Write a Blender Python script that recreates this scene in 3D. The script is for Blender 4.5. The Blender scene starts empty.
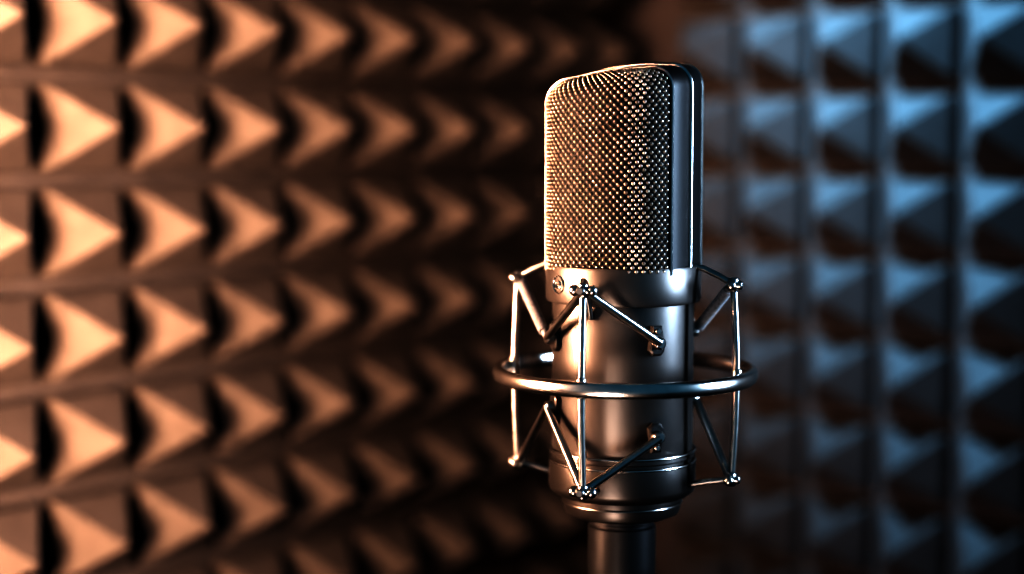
import bpy, math, numpy as np
from mathutils import Vector, Matrix
sc = bpy.context.scene
col = sc.collection
F = 1650.0
PITCH = math.atan(149/F)
CAMZ = 1.3
D = 0.71
K = D/F
X0 = (623.5-512)*K
S = 0.06
R2 = math.radians

def zy(y, d=D):
    return CAMZ - math.tan(PITCH + math.atan((y-287)/F))*d

# ---------------------------------------------------------------- materials
def mat(name, color, metallic=0.0, rough=0.5, noise=0.0, nscale=50, bump=0.0, bscale=300, spec=0.5, coat=0.0, color2=None):
    m = bpy.data.materials.new(name); m.use_nodes = True
    nt = m.node_tree; b = nt.nodes['Principled BSDF']
    b.inputs['Base Color'].default_value = (*color, 1)
    b.inputs['Metallic'].default_value = metallic
    b.inputs['Roughness'].default_value = rough
    b.inputs['Specular IOR Level'].default_value = spec
    b.inputs['Coat Weight'].default_value = coat
    tc = nt.nodes.new('ShaderNodeTexCoord')
    if noise > 0 or color2:
        n = nt.nodes.new('ShaderNodeTexNoise'); n.inputs['Scale'].default_value = nscale; n.inputs['Detail'].default_value = 4
        nt.links.new(tc.outputs['Object'], n.inputs['Vector'])
        r = nt.nodes.new('ShaderNodeValToRGB')
        c2 = color2 or tuple(c*(1-noise) for c in color)
        r.color_ramp.elements[0].color = (*c2, 1); r.color_ramp.elements[1].color = (*color, 1)
        r.color_ramp.elements[0].position = .35; r.color_ramp.elements[1].position = .65
        nt.links.new(n.outputs['Fac'], r.inputs['Fac']); nt.links.new(r.outputs['Color'], b.inputs['Base Color'])
    if bump > 0:
        n = nt.nodes.new('ShaderNodeTexNoise'); n.inputs['Scale'].default_value = bscale; n.inputs['Detail'].default_value = 5
        nt.links.new(tc.outputs['Object'], n.inputs['Vector'])
        bp = nt.nodes.new('ShaderNodeBump'); bp.inputs['Strength'].default_value = bump; bp.inputs['Distance'].default_value = .001
        nt.links.new(n.outputs['Fac'], bp.inputs['Height']); nt.links.new(bp.outputs['Normal'], b.inputs['Normal'])
    return m
M_foam = mat('charcoal_foam', (.05,.05,.052), rough=.95, noise=.15, nscale=60, bump=.5, bscale=500, spec=.10)
M_wall = mat('wall_paint', (.03,.03,.035), rough=.9, noise=.2, nscale=8)
M_floor = mat('dark_carpet', (.03,.03,.032), rough=1, noise=.5, nscale=200, bump=.8, bscale=600, spec=.1)
M_body = mat('gunmetal_paint', (.135,.124,.117), metallic=.85, rough=.42, bump=.06, bscale=2500)
M_body2 = mat('gunmetal_dark', (.10,.092,.087), metallic=.85, rough=.36, bump=.05, bscale=2500)
M_frame = mat('frame_black', (.018,.017,.017), metallic=.3, rough=.45, bump=.05, bscale=2500)
M_core = mat('grille_core', (.010,.008,.007), metallic=.2, rough=.7, bump=.1, bscale=1500)
M_bead = mat('grille_wire', (.43,.375,.325), metallic=1, rough=.3, noise=.5, nscale=250)
M_chrome = mat('polished_steel', (.62,.59,.56), metallic=1, rough=.25, noise=.15, nscale=150)
M_steel = mat('dark_steel', (.45,.43,.41), metallic=1, rough=.28, noise=.2, nscale=200)
M_black = mat('black_metal', (.03,.03,.031), metallic=.5, rough=.4, bump=.05)
M_rope = mat('elastic_cord', (.3,.3,.31), rough=.75, noise=.4, nscale=900, bump=.4, bscale=2000)

# ---------------------------------------------------------------- helpers
def mesh(name, v, f, m, parent=None, smooth=True, angle=35):
    me = bpy.data.meshes.new(name)
    me.from_pydata([tuple(p) for p in v], [], f); me.update()
    import bmesh
    bm = bmesh.new(); bm.from_mesh(me); bmesh.ops.recalc_face_normals(bm, faces=bm.faces); bm.to_mesh(me); bm.free()
    if smooth:
        me.polygons.foreach_set('use_smooth', [True]*len(me.polygons))
        me.set_sharp_from_angle(angle=R2(angle))
    me.materials.append(m)
    o = bpy.data.objects.new(name, me); col.objects.link(o)
    if parent: o.parent = parent
    return o
def empty(name):
    e = bpy.data.objects.new(name, None); e.empty_display_size = .02; col.objects.link(e); return e
def P(az, r, z):   # mic polar -> world (r in px units)
    a = R2(az); return Vector((X0 + math.sin(a)*r*K, D - math.cos(a)*r*K, z))
class Acc:
    def __init__(s): s.v=[]; s.f=[]
    def add(s, v, f):
        o=len(s.v); s.v += [tuple(p) for p in v]; s.f += [tuple(i+o for i in q) for q in f]
    def tube(s, pts, r, seg=12, closed=False):
        pts=[Vector(p) for p in pts]; n=len(pts)
        rr = r if hasattr(r,'__len__') else [r]*n
        T=[]
        for i in range(n):
            if closed: t=pts[(i+1)%n]-pts[i-1]
            else: t=pts[min(i+1,n-1)]-pts[max(i-1,0)]
            T.append(t.normalized())
        ref=Vector((0,0,1)) if abs(T[0].z)<.9 else Vector((1,0,0))
        N=(ref-T[0]*ref.dot(T[0])).normalized(); v=[];f=[]
        for i in range(n):
            N=(N-T[i]*N.dot(T[i])).normalized(); B=T[i].cross(N)
            for j in range(seg):
                a=2*math.pi*j/seg; v.append(pts[i]+(N*math.cos(a)+B*math.sin(a))*rr[i])
        m=n if closed else n-1
        for i in range(m):
            for j in range(seg):
                a=i*seg+j; b=i*seg+(j+1)%seg; c=((i+1)%n)*seg+(j+1)%seg; d=((i+1)%n)*seg+j
                f.append((a,b,c,d))
        if not closed:
            f.append(tuple(range(seg))); f.append(tuple((n-1)*seg+j for j in range(seg)))
        s.add(v,f)
    def cyl(s, a, b, r, seg=20, bev=.15):
        a=Vector(a); b=Vector(b); d=(b-a); L=d.length; e=min(r*bev*2, L*.3); u=d/L
        s.tube([a,a+u*e*.5,a+u*e,b-u*e,b-u*e*.5,b],[r*(1-bev*2),r*(1-bev*.6),r,r,r*(1-bev*.6),r*(1-bev*2)],seg)
    def sphere(s, c, r, seg=14, rings=8):
        c=Vector(c); pts=[]; rad=[]
        for i in range(rings+1):
            a=math.pi*(i+.02)/(rings+.04); pts.append(c+Vector((0,0,-r*math.cos(a)))); rad.append(max(r*math.sin(a),r*.02))
        s.tube(pts,rad,seg)
    def coil(s, a, b, R, r, turns, seg=6):
        a=Vector(a); b=Vector(b); u=(b-a).normalized(); ref=Vector((0,0,1)) if abs(u.z)<.9 else Vector((1,0,0))
        N=(ref-u*ref.dot(u)).normalized(); B=u.cross(N); n=int(turns*10)
        s.tube([a+(b-a)*i/n+(N*math.cos(i/10*2*math.pi)+B*math.sin(i/10*2*math.pi))*R for i in range(n+1)], r, seg)
    def obj(s,name,m,parent=None,angle=35): return mesh(name,s.v,s.f,m,parent,True,angle)
def lathe(name, prof, m, parent, seg=128, angle=35, px=True):
    v=[];f=[]
    for r,y in prof:
        z = zy(y) if px else y
        for j in range(seg): v.append(P(360*j/seg, max(r,.01), z))
    n=len(prof)
    for i in range(n-1):
        for j in range(seg):
            f.append((i*seg+j,i*seg+(j+1)%seg,(i+1)*seg+(j+1)%seg,(i+1)*seg+j))
    f.append(tuple(range(seg))); f.append(tuple((n-1)*seg+j for j in range(seg)))
    return mesh(name,v,f,m,parent,True,angle)

# ---------------------------------------------------------------- room with foam
C = Vector((1.4,22.6,0))*S
TH = R2(49)
dL = Vector((-math.cos(TH),-math.sin(TH),0)); nL = Vector((math.sin(TH),-math.cos(TH),0))
dR = Vector((math.sin(TH),-math.cos(TH),0)); nR = Vector((-math.cos(TH),-math.sin(TH),0))
ZB = CAMZ + .6*S
K0, K1 = -22, 16
def foam(name, d, n, t0, ncol):
    A=Acc(); g=.10; st=.19; hp=.79; ap=.016
    def W(t,h,z): return C + d*(t*S) + n*(h*S) + Vector((0,0,z))
    for i in range(ncol):
        for k in range(K0,K1):
            ta=t0+i; z0=ZB+k*S; z1=z0+S
            tb=ta+1; tc=ta+.5; zc=z0+S/2
            q=[(ta,z0),(tb,z0),(tb,z1),(ta,z1)]
            def ring(ins,h): 
                return [W(ta+ins,h,z0+ins*S),W(tb-ins,h,z0+ins*S),W(tb-ins,h,z1-ins*S),W(ta+ins,h,z1-ins*S)]
            v=ring(0,0)+ring(g*.85,0)+ring(g,st)+ring(.5-ap*2.2,hp-.06)+ring(.5-ap,hp-.01)+[W(tc,hp,zc)]
            f=[]
            for l in range(4):
                for j in range(4):
                    f.append((l*4+j,l*4+(j+1)%4,(l+1)*4+(j+1)%4,(l+1)*4+j))
            for j in range(4): f.append((16+j,16+(j+1)%4,20))
            A.add(v,f)
    # backing slab
    b=.25; T0=t0; T1=t0+ncol; Z0=ZB+K0*S; Z1=ZB+K1*S
    v=[W(T0,0,Z0),W(T1,0,Z0),W(T1,0,Z1),W(T0,0,Z1),W(T0,-b,Z0),W(T1,-b,Z0),W(T1,-b,Z1),W(T0,-b,Z1)]
    A.add(v,[(4,5,6,7),(0,1,5,4),(1,2,6,5),(2,3,7,6),(3,0,4,7)])
    me=bpy.data.meshes.new(name); me.from_pydata(A.v,[],A.f); me.update()
    me.materials.append(M_foam); o=bpy.data.objects.new(name,me); col.objects.link(o)
    import bmesh
    bm=bmesh.new(); bm.from_mesh(me); bmesh.ops.remove_doubles(bm,verts=bm.verts,dist=1e-5); bmesh.ops.recalc_face_normals(bm,faces=bm.faces); bm.to_mesh(me); bm.free()
    return o
foam('acoustic_foam_panel', dL, nL, .14, 26)
foam('acoustic_foam_panel', dR, nR, 1.14, 26)
def wall(name,d,n,T0,T1,bk):
    v=[]
    for z in (0.0,2.6):
        for t,h in ((T0,-bk),(T1,-bk),(T1,-bk-1.5),(T0,-bk-1.5)):
            v.append(C+d*(t*S)+n*(h*S)+Vector((0,0,z)))
    mesh(name,v,[(0,1,2,3),(4,5,6,7),(0,1,5,4),(1,2,6,5),(2,3,7,6),(3,0,4,7)],M_wall,None,False)
wall('wall_left',dL,nL,-2.0,32,.26)
wall('wall_right',dR,nR,-.26,32,.26)
mesh('floor',[(-3,-2,0),(3,-2,0),(3,2.5,0),(-3,2.5,0),(-3,-2,-.05),(3,-2,-.05),(3,2.5,-.05),(-3,2.5,-.05)],
     [(0,1,2,3),(4,5,6,7),(0,1,5,4),(1,2,6,5),(2,3,7,6),(3,0,4,7)],M_floor,None,False)

# ---------------------------------------------------------------- microphone
mic = empty('studio_microphone')
AZ0=59.0; HH=199.0; CR=22.0; A0=72.0; NN=2.5; SL=.13
ZBASE=zy(270)
u=Vector((math.sin(R2(AZ0)),-math.cos(R2(AZ0)))); w_=Vector((math.cos(R2(AZ0)),math.sin(R2(AZ0))))
def Hpt(a,b,z):  # local chord coords (a along arch plane, b across), z px above base -> world with slanted crown
    x=u.x*a+w_.x*b; y=u.y*a+w_.y*b
    zz=z*(1+SL*(x-30)/205.0)
    return Vector((X0+x*K, D+y*K, ZBASE+zz*K))
def se(th):
    c,s=math.cos(th),math.sin(th); r=A0/((abs(c)**NN+abs(s)**NN)**(1/NN)); return r*c,r*s,r
def prof(off=0):
    # (inset from edge radius, height)
    P_=[(-off,0)]
    for i in range(1,12): P_.append((-off,(HH-CR)*i/11))
    for i in range(1,9):
        ph=math.pi/2*i/8; P_.append((CR-(CR+off)*math.cos(ph), HH-CR+(CR+off)*math.sin(ph)))
    return P_
def dome(fr): return 5*(1-fr*fr)  # extra height on crown, fr = r/R
# core
seg=128; v=[];f=[]; pr=prof(); rows=[]
for ins,h in pr:
    for j in range(seg):
        a,b,r=se(2*math.pi*j/seg); k=(r-ins)/r; v.append(Hpt(a*k,b*k,h))
nr=len(pr)
for q in (.75,.5,.25,.02):
    for j in range(seg):
        a,b,r=se(2*math.pi*j/seg); k=(r-CR)/r*q; v.append(Hpt(a*k,b*k,HH+dome(q)))
    nr+=1
for i in range(nr-1):
    for j in range(seg): f.append((i*seg+j,i*seg+(j+1)%seg,(i+1)*seg+(j+1)%seg,(i+1)*seg+j))
f.append(tuple(range(seg))); f.append(tuple((nr-1)*seg+j for j in range(seg)))
mesh('grille_core',v,f,M_core,mic)
# beads (woven mesh knuckles)
import bmesh
bm=bmesh.new(); bmesh.ops.create_icosphere(bm,subdivisions=2,radius=1.0)
iv=np.array([vv.co[:] for vv in bm.verts]); ifc=[[q.index for q in ff.verts] for ff in bm.faces]; bm.free()
# arclength table of superellipse
ths=np.linspace(0,2*math.pi,2001); pts=np.array([se(t)[:2] for t in ths]); sl=np.concatenate([[0],np.cumsum(np.linalg.norm(np.diff(pts,axis=0),axis=1))]); PER=sl[-1]
BW=34.0
def th_at(s): return float(np.interp(s%PER,sl,ths))
SPX=7.0; SPZ=4.1; cnt=int(PER/SPX); cents=[]
rowi=0; z=4.0
path=[]  # (inset,height) at SPZ arclength steps incl. rounded edge
pa=prof(0)[:]; pl=[0]
for i in range(1,len(pa)): pl.append(pl[-1]+math.hypot(pa[i][0]-pa[i-1][0],pa[i][1]-pa[i-1][1]))
tot=pl[-1]; s_=4.0
while s_<tot:
    ins=np.interp(s_,pl,[p[0] for p in pa]); h=np.interp(s_,pl,[p[1] for p in pa])
    for j in range(cnt):
        th=th_at((j+.5*(rowi%2))*PER/cnt); a,b,r=se(th); k=(r-ins)/r
        if abs(b*k)<BW+2: continue
        cents.append(Hpt(a*k,b*k,h))
    rowi+=1; s_+=SPZ
# crown beads
ny=0; yy=-60.0
while yy<60:
    xx=-60.0+(ny%2)*SPX/2
    while xx<60:
        rr=math.hypot(xx,yy); th=math.atan2(yy,xx); R_=se(th)[2]-CR
        if rr<R_ and abs(yy)>BW+2: cents.append(Hpt(xx,yy,HH+dome(rr/R_)))
        xx+=SPX
    yy+=SPZ; ny+=1
cents=np.array(cents); nb=len(cents); print('beads',nb)
vv=(cents[:,None,:]+iv[None,:,:]*(2.1*K)).reshape(-1,3)
me=bpy.data.meshes.new('grille_mesh'); tri=(np.array(ifc)[None]+(np.arange(nb)*len(iv))[:,None,None]).reshape(-1,3)
me.vertices.add(len(vv)); me.vertices.foreach_set('co',vv.ravel()); me.loops.add(tri.size); me.loops.foreach_set('vertex_index',tri.ravel().astype(np.int32))
me.polygons.add(len(tri)); me.polygons.foreach_set('loop_start',np.arange(0,tri.size,3,dtype=np.int32)); me.polygons.foreach_set('use_smooth',[True]*len(tri))
me.update(calc_edges=True); me.validate(); me.materials.append(M_bead)
o=bpy.data.objects.new('grille_mesh',me); col.objects.link(o); o.parent=mic
# frame arch strip over the head
def arch_line(b,off):
    out=[]; L=A0*(1-abs(b/A0)**NN)**(1/NN)
    half=[(L+off,h) for h in np.linspace(0,HH-CR,16)]
    for i in range(1,11):
        ph=math.pi/2*i/10; half.append((L-CR+(CR+off)*math.cos(ph),HH-CR+(CR+off)*math.sin(ph)))
    out=half[:]
    for q in np.linspace(.85,-.85,12): 
        a=q*(L-CR); fr=math.hypot(a,b)/(A0-CR); out.append((a,HH+off+dome(min(fr,1))))
    out+= [(-a,h) for a,h in reversed(half)]
    return [Hpt(a,b,h) for a,h in out]
def strip(name,b0,b1,off,m,nb_=8):
    lines=[arch_line(b0,-2)]+[arch_line(b,off) for b in np.linspace(b0,b1,nb_)]+[arch_line(b1,-2)]
    v=[p for l in lines for p in l]; n=len(lines[0]); f=[]
    for i in range(len(lines)-1):
        for j in range(n-1): f.append((i*n+j,i*n+j+1,(i+1)*n+j+1,(i+1)*n+j))
    return mesh(name,v,f,m,mic)
strip('head_frame',-BW,BW,2.2,M_frame,16)
A=Acc()
for b in (-BW,BW): A.tube(arch_line(b,2.0),1.5*K,8)
A.obj('frame_edge_trim',M_steel,mic)
A=Acc(); A.tube(arch_line(-3,2.4),2.6*K,12)
A.obj('frame_trim',M_chrome,mic)

lathe('head_collar',[(0,262),(74,262.5),(76.5,263.5),(77.8,266),(77.8,297),(76.6,299.5),(72,300.5),(0,300.5)],M_body,mic)
lathe('body_barrel',[(0,299),(71,299),(71,448),(70,450),(0,450)],M_body,mic)
lathe('lower_collar',[(0,446),(72,446),(73.5,447.5),(73.5,452),(71.5,453.5),(71.5,457),(74,458.5),(74.5,482),(73,487),(68,491),(0,491)],M_body2,mic)
A=Acc()
for y_,r_ in ((447,73.6),(457.5,73.6)): A.tube([P(360*i/120,r_,zy(y_)) for i in range(120)],1.3*K,8,True)
A.obj('collar_rings',M_chrome,mic)
lathe('base_cap',[(0,489),(60,489),(60,494),(59,506),(57,510),(50,513),(0,513)],M_body2,mic)
A=Acc(); A.tube([P(360*i/120,60.3,zy(499)) for i in range(120)],1.0*K,8,True); A.obj('base_cap_groove_ring',M_steel,mic)
# badge on collar
A=Acc(); c=P(-58,78.2,zy(281)); nrm=Vector((math.sin(R2(-58)),-math.cos(R2(-58)),0)); tx=Vector((math.cos(R2(-58)),math.sin(R2(-58)),0))
for rr in (8.5,4.0): A.tube([c+(tx*math.cos(i/32*2*math.pi)+Vector((0,0,1))*math.sin(i/32*2*math.pi))*rr*K for i in range(32)],.9*K,6,True)
A.tube([c-tx*2*K,c+tx*2*K],.9*K,6)
A.obj('badge',M_chrome,mic)

# ---------------------------------------------------------------- shock mount
sm = empty('shock_mount')
A=Acc()
RR=127.5; zr=zy(372)
v=[];f=[];ns=160;m_=16
for i in range(ns):
    for j in range(m_):
        a=2*math.pi*j/m_; ca,sa=math.cos(a),math.sin(a)
        v.append(P(360*i/ns, RR+5.8*math.copysign(abs(ca)**.8,ca), zr+7.8*K*math.copysign(abs(sa)**.8,sa))+Vector((2*K,0,0)))
for i in range(ns):
    for j in range(m_): f.append((i*m_+j,i*m_+(j+1)%m_,((i+1)%ns)*m_+(j+1)%m_,((i+1)%ns)*m_+j))
mesh('outer_ring',v,f,M_chrome,sm,True,80)
posts=[-23,67,157,247]
ZT=zy(281); ZBt=zy(470)
rod=Acc(); kn=Acc(); cord=Acc(); br=Acc()
for p in posts:
    pp=[]
    for q in np.linspace(0,1,14):
        z=ZBt+(ZT-ZBt)*q; pp.append(P(p,114-4*math.sin(math.pi*q)*-1.0,z))
    rod.tube(pp,3.7*K,12)
    for z,sg in ((ZT,1),(ZBt,-1)):
        a=R2(p); tx=Vector((math.cos(a),math.sin(a),0)); o_=P(p,114,z)
        kn.cyl(o_-tx*9*K,o_+tx*9*K,4.2*K)
        kn.sphere(o_-tx*9*K,5.4*K); kn.sphere(o_+tx*9*K,5.4*K)
        kn.cyl(P(p,108,z),P(p,123,z),4.4*K)
        kn.cyl(P(p,114,z-7*K),P(p,114,z+7*K),5*K)
    kn.cyl(P(p,118.5,zr-10*K),P(p,118.5,zr+10*K),5.0*K)
    rod.tube([P(p,74,zy(264)+0*K),P(p,84,zy(266)),P(p,100,zy(273)),P(p,114,ZT)] if p!=-23 else
             [P(p-6,73,zy(312)),P(p-5.5,80,zy(296)),P(p-5,85,zy(284)),P(p-4,92,zy(276)),P(p-2,104,zy(273)),P(p,114,ZT)],3.1*K,12)
    rod.tube([P(p,74,zy(478)),P(p,92,zy(474)),P(p,114,ZBt)],3.1*K,12)
brk=[-68,22,112,202]
UZ=zy(334); LZ=zy(402); LZ2=zy(424)
def bracket(az,z,up):
    a=R2(az); nv=Vector((math.sin(a),-math.cos(a),0)); tx=Vector((math.cos(a),math.sin(a),0)); zz=Vector((0,0,1))
    c=P(az,71,z); hs=[(-5,-16*up),(5,-16*up),(7,-2*up),(8,8*up),(4,13*up),(-4,13*up),(-8,8*up),(-7,-2*up)]
    v=[c+tx*x*K+zz*y_*K-nv*3*K for x,y_ in hs]+[c+tx*x*K+zz*y_*K+nv*5*K for x,y_ in hs]+[c+tx*x*.8*K+zz*y_*.85*K+nv*6.5*K for x,y_ in hs]
    n=8; f=[tuple(range(n)),tuple(range(2*n,3*n))]
    for l in (0,1):
        for i in range(n): f.append((l*n+i,l*n+(i+1)%n,(l+1)*n+(i+1)%n,(l+1)*n+i))
    br.add(v,f)
    kn.cyl(c+nv*4*K,c+nv*14*K,6.2*K)
    kn.cyl(c+nv*4*K-zz*up*11*K,c+nv*9*K-zz*up*11*K,3*K)
for b in brk:
    bracket(b,UZ,-1); bracket(b,LZ2 if b in (22,202) else LZ,1); 
def link(p,b,z0,z1,kind):
    a=P(p,113,z0); e=P(b,83,z1)
    if kind=='rod':
        mid=(a+e)/2; out=Vector((mid.x-X0,mid.y-D,0)); need=88*K
        if out.length<need: mid+=out.normalized()*(need-out.length)
        pts=[]
        for q in np.linspace(0,1,13): pts.append(a*(1-q)**2+(mid*2-(a+e)/2)*2*q*(1-q)+e*q*q)
        rod.tube(pts,4.0*K,12)
    else:
        cord.tube([a,e],3.4*K,10); cord.coil(a+(e-a)*.1,e-(e-a)*.1,4.2*K,1.5*K,(e-a).length/(3.6*K))
for (p,b) in ((-23,-68),(-23,22),(157,112),(157,202)):
    link(p,b,ZT,UZ,'rod'); link(p,b,ZBt,LZ2 if b in (22,202) else LZ,'rod')
for (p,b) in ((67,112),(247,-68+360)):
    link(p,b,ZT,UZ,'cord'); link(p,b,ZBt,LZ,'rod')
rod.obj('support_rods',M_steel,sm); kn.obj('hook_knobs',M_steel,sm); cord.obj('elastic_cords',M_rope,sm); br.obj('brackets',M_body2,sm)

# ---------------------------------------------------------------- stand
st=empty('microphone_stand')
lathe('stand_coupler',[(0,512.5),(33,513),(34.5,514.5),(34.5,519),(32,520.5),(32,523),(34.5,524.5),(34.5,560),(34,600),(30,606),(22,610),(0,610)],M_black,st)
zt=zy(608)
lathe('stand_pole',[(19,zt),(19,.55),(24,.548),(26,.545),(26,.47),(24,.466),(24,.03),(0,.03)],M_black,st,48,35,False)
lathe('stand_base',[(0,.034),(40,.034),(60,.026),(260,.018),(290,.013),(295,.006),(290,0.0005),(0,0.0005)],M_black,st,96,35,False)
kk=Acc(); kk.cyl(P(80,20,.508),P(80,60,.508),14*K); kk.obj('height_clamp_knob',M_black,st)

# ---------------------------------------------------------------- lights
def spot(name,loc,tgt,color,energy,size,blend,rad):
    l=bpy.data.lights.new(name,'SPOT'); l.color=color; l.energy=energy; l.spot_size=R2(size); l.spot_blend=blend; l.shadow_soft_size=rad
    o=bpy.data.objects.new(name,l); col.objects.link(o); o.location=loc
    o.rotation_euler=(Vector(tgt)-Vector(loc)).to_track_quat('-Z','Y').to_euler(); return o
def area(name,loc,tgt,color,energy,sx,sy,spread=180):
    l=bpy.data.lights.new(name,'AREA'); l.shape='RECTANGLE'; l.size=sx; l.size_y=sy; l.color=color; l.energy=energy; l.spread=R2(spread)
    o=bpy.data.objects.new(name,l); col.objects.link(o); o.location=loc
    o.rotation_euler=(Vector(tgt)-Vector(loc)).to_track_quat('-Z','Y').to_euler(); return o
def WL(t,n,z): return C+dL*(t*S)+nL*(n*S)+Vector((0,0,z))
def WR(t,n,z): return C+dR*(t*S)+nR*(n*S)+Vector((0,0,z))
area('warm_strip_light',WL(13.9,3.5,1.37),WL(7.6,0,1.37),(1,.60,.39),10.2,.03,.70,80)
spot('blue_spot_light',WR(3.3,6.5,1.68),WR(5.4,0,1.31),(.37,.68,.90),122,62,1.0,.02)
spot('added_low_wall_spot',(-.25,.55,.80),WR(5,0,1.10),(1,.66,.58),17,32,1.0,.03)  # added light, warms the lower rows of the right wall
area('added_warm_key',(-.50,.58,1.30),(X0,D,1.25),(1,.66,.48),1.9,.08,.4,50)  # added unseen light, only there to warm the mic from the left
area('added_cool_rim',(.62,.60,1.34),(X0,D,1.25),(.62,.8,1),.8,.06,.4,50)  # added unseen light, gives the mic metal a cool reflection
area('added_low_front_fill',(-.15,.18,.82),(X0,D,1.24),(1,.82,.72),.18,.2,.3,40)  # added fill from below, lifts the mic body; spill lands above frame
w=bpy.data.worlds.new('world'); sc.world=w; w.use_nodes=True
w.node_tree.nodes['Background'].inputs[0].default_value=(.06,.2,.30,1); w.node_tree.nodes['Background'].inputs[1].default_value=.7

# ---------------------------------------------------------------- camera
cd=bpy.data.cameras.new('camera'); cam=bpy.data.objects.new('camera',cd); col.objects.link(cam)
cd.sensor_width=36; cd.lens=F/1024*36; cam.location=(0,0,CAMZ); cam.rotation_euler=(math.pi/2-PITCH,0,0)
cd.dof.use_dof=True; cd.dof.focus_distance=.68; cd.dof.aperture_fstop=2.5; cd.clip_start=.01
sc.camera=cam
sc.view_settings.view_transform='Standard'
sc.view_settings.gamma=.66
try: sc.view_settings.look='Very High Contrast'
except Exception as e:
    print(e)
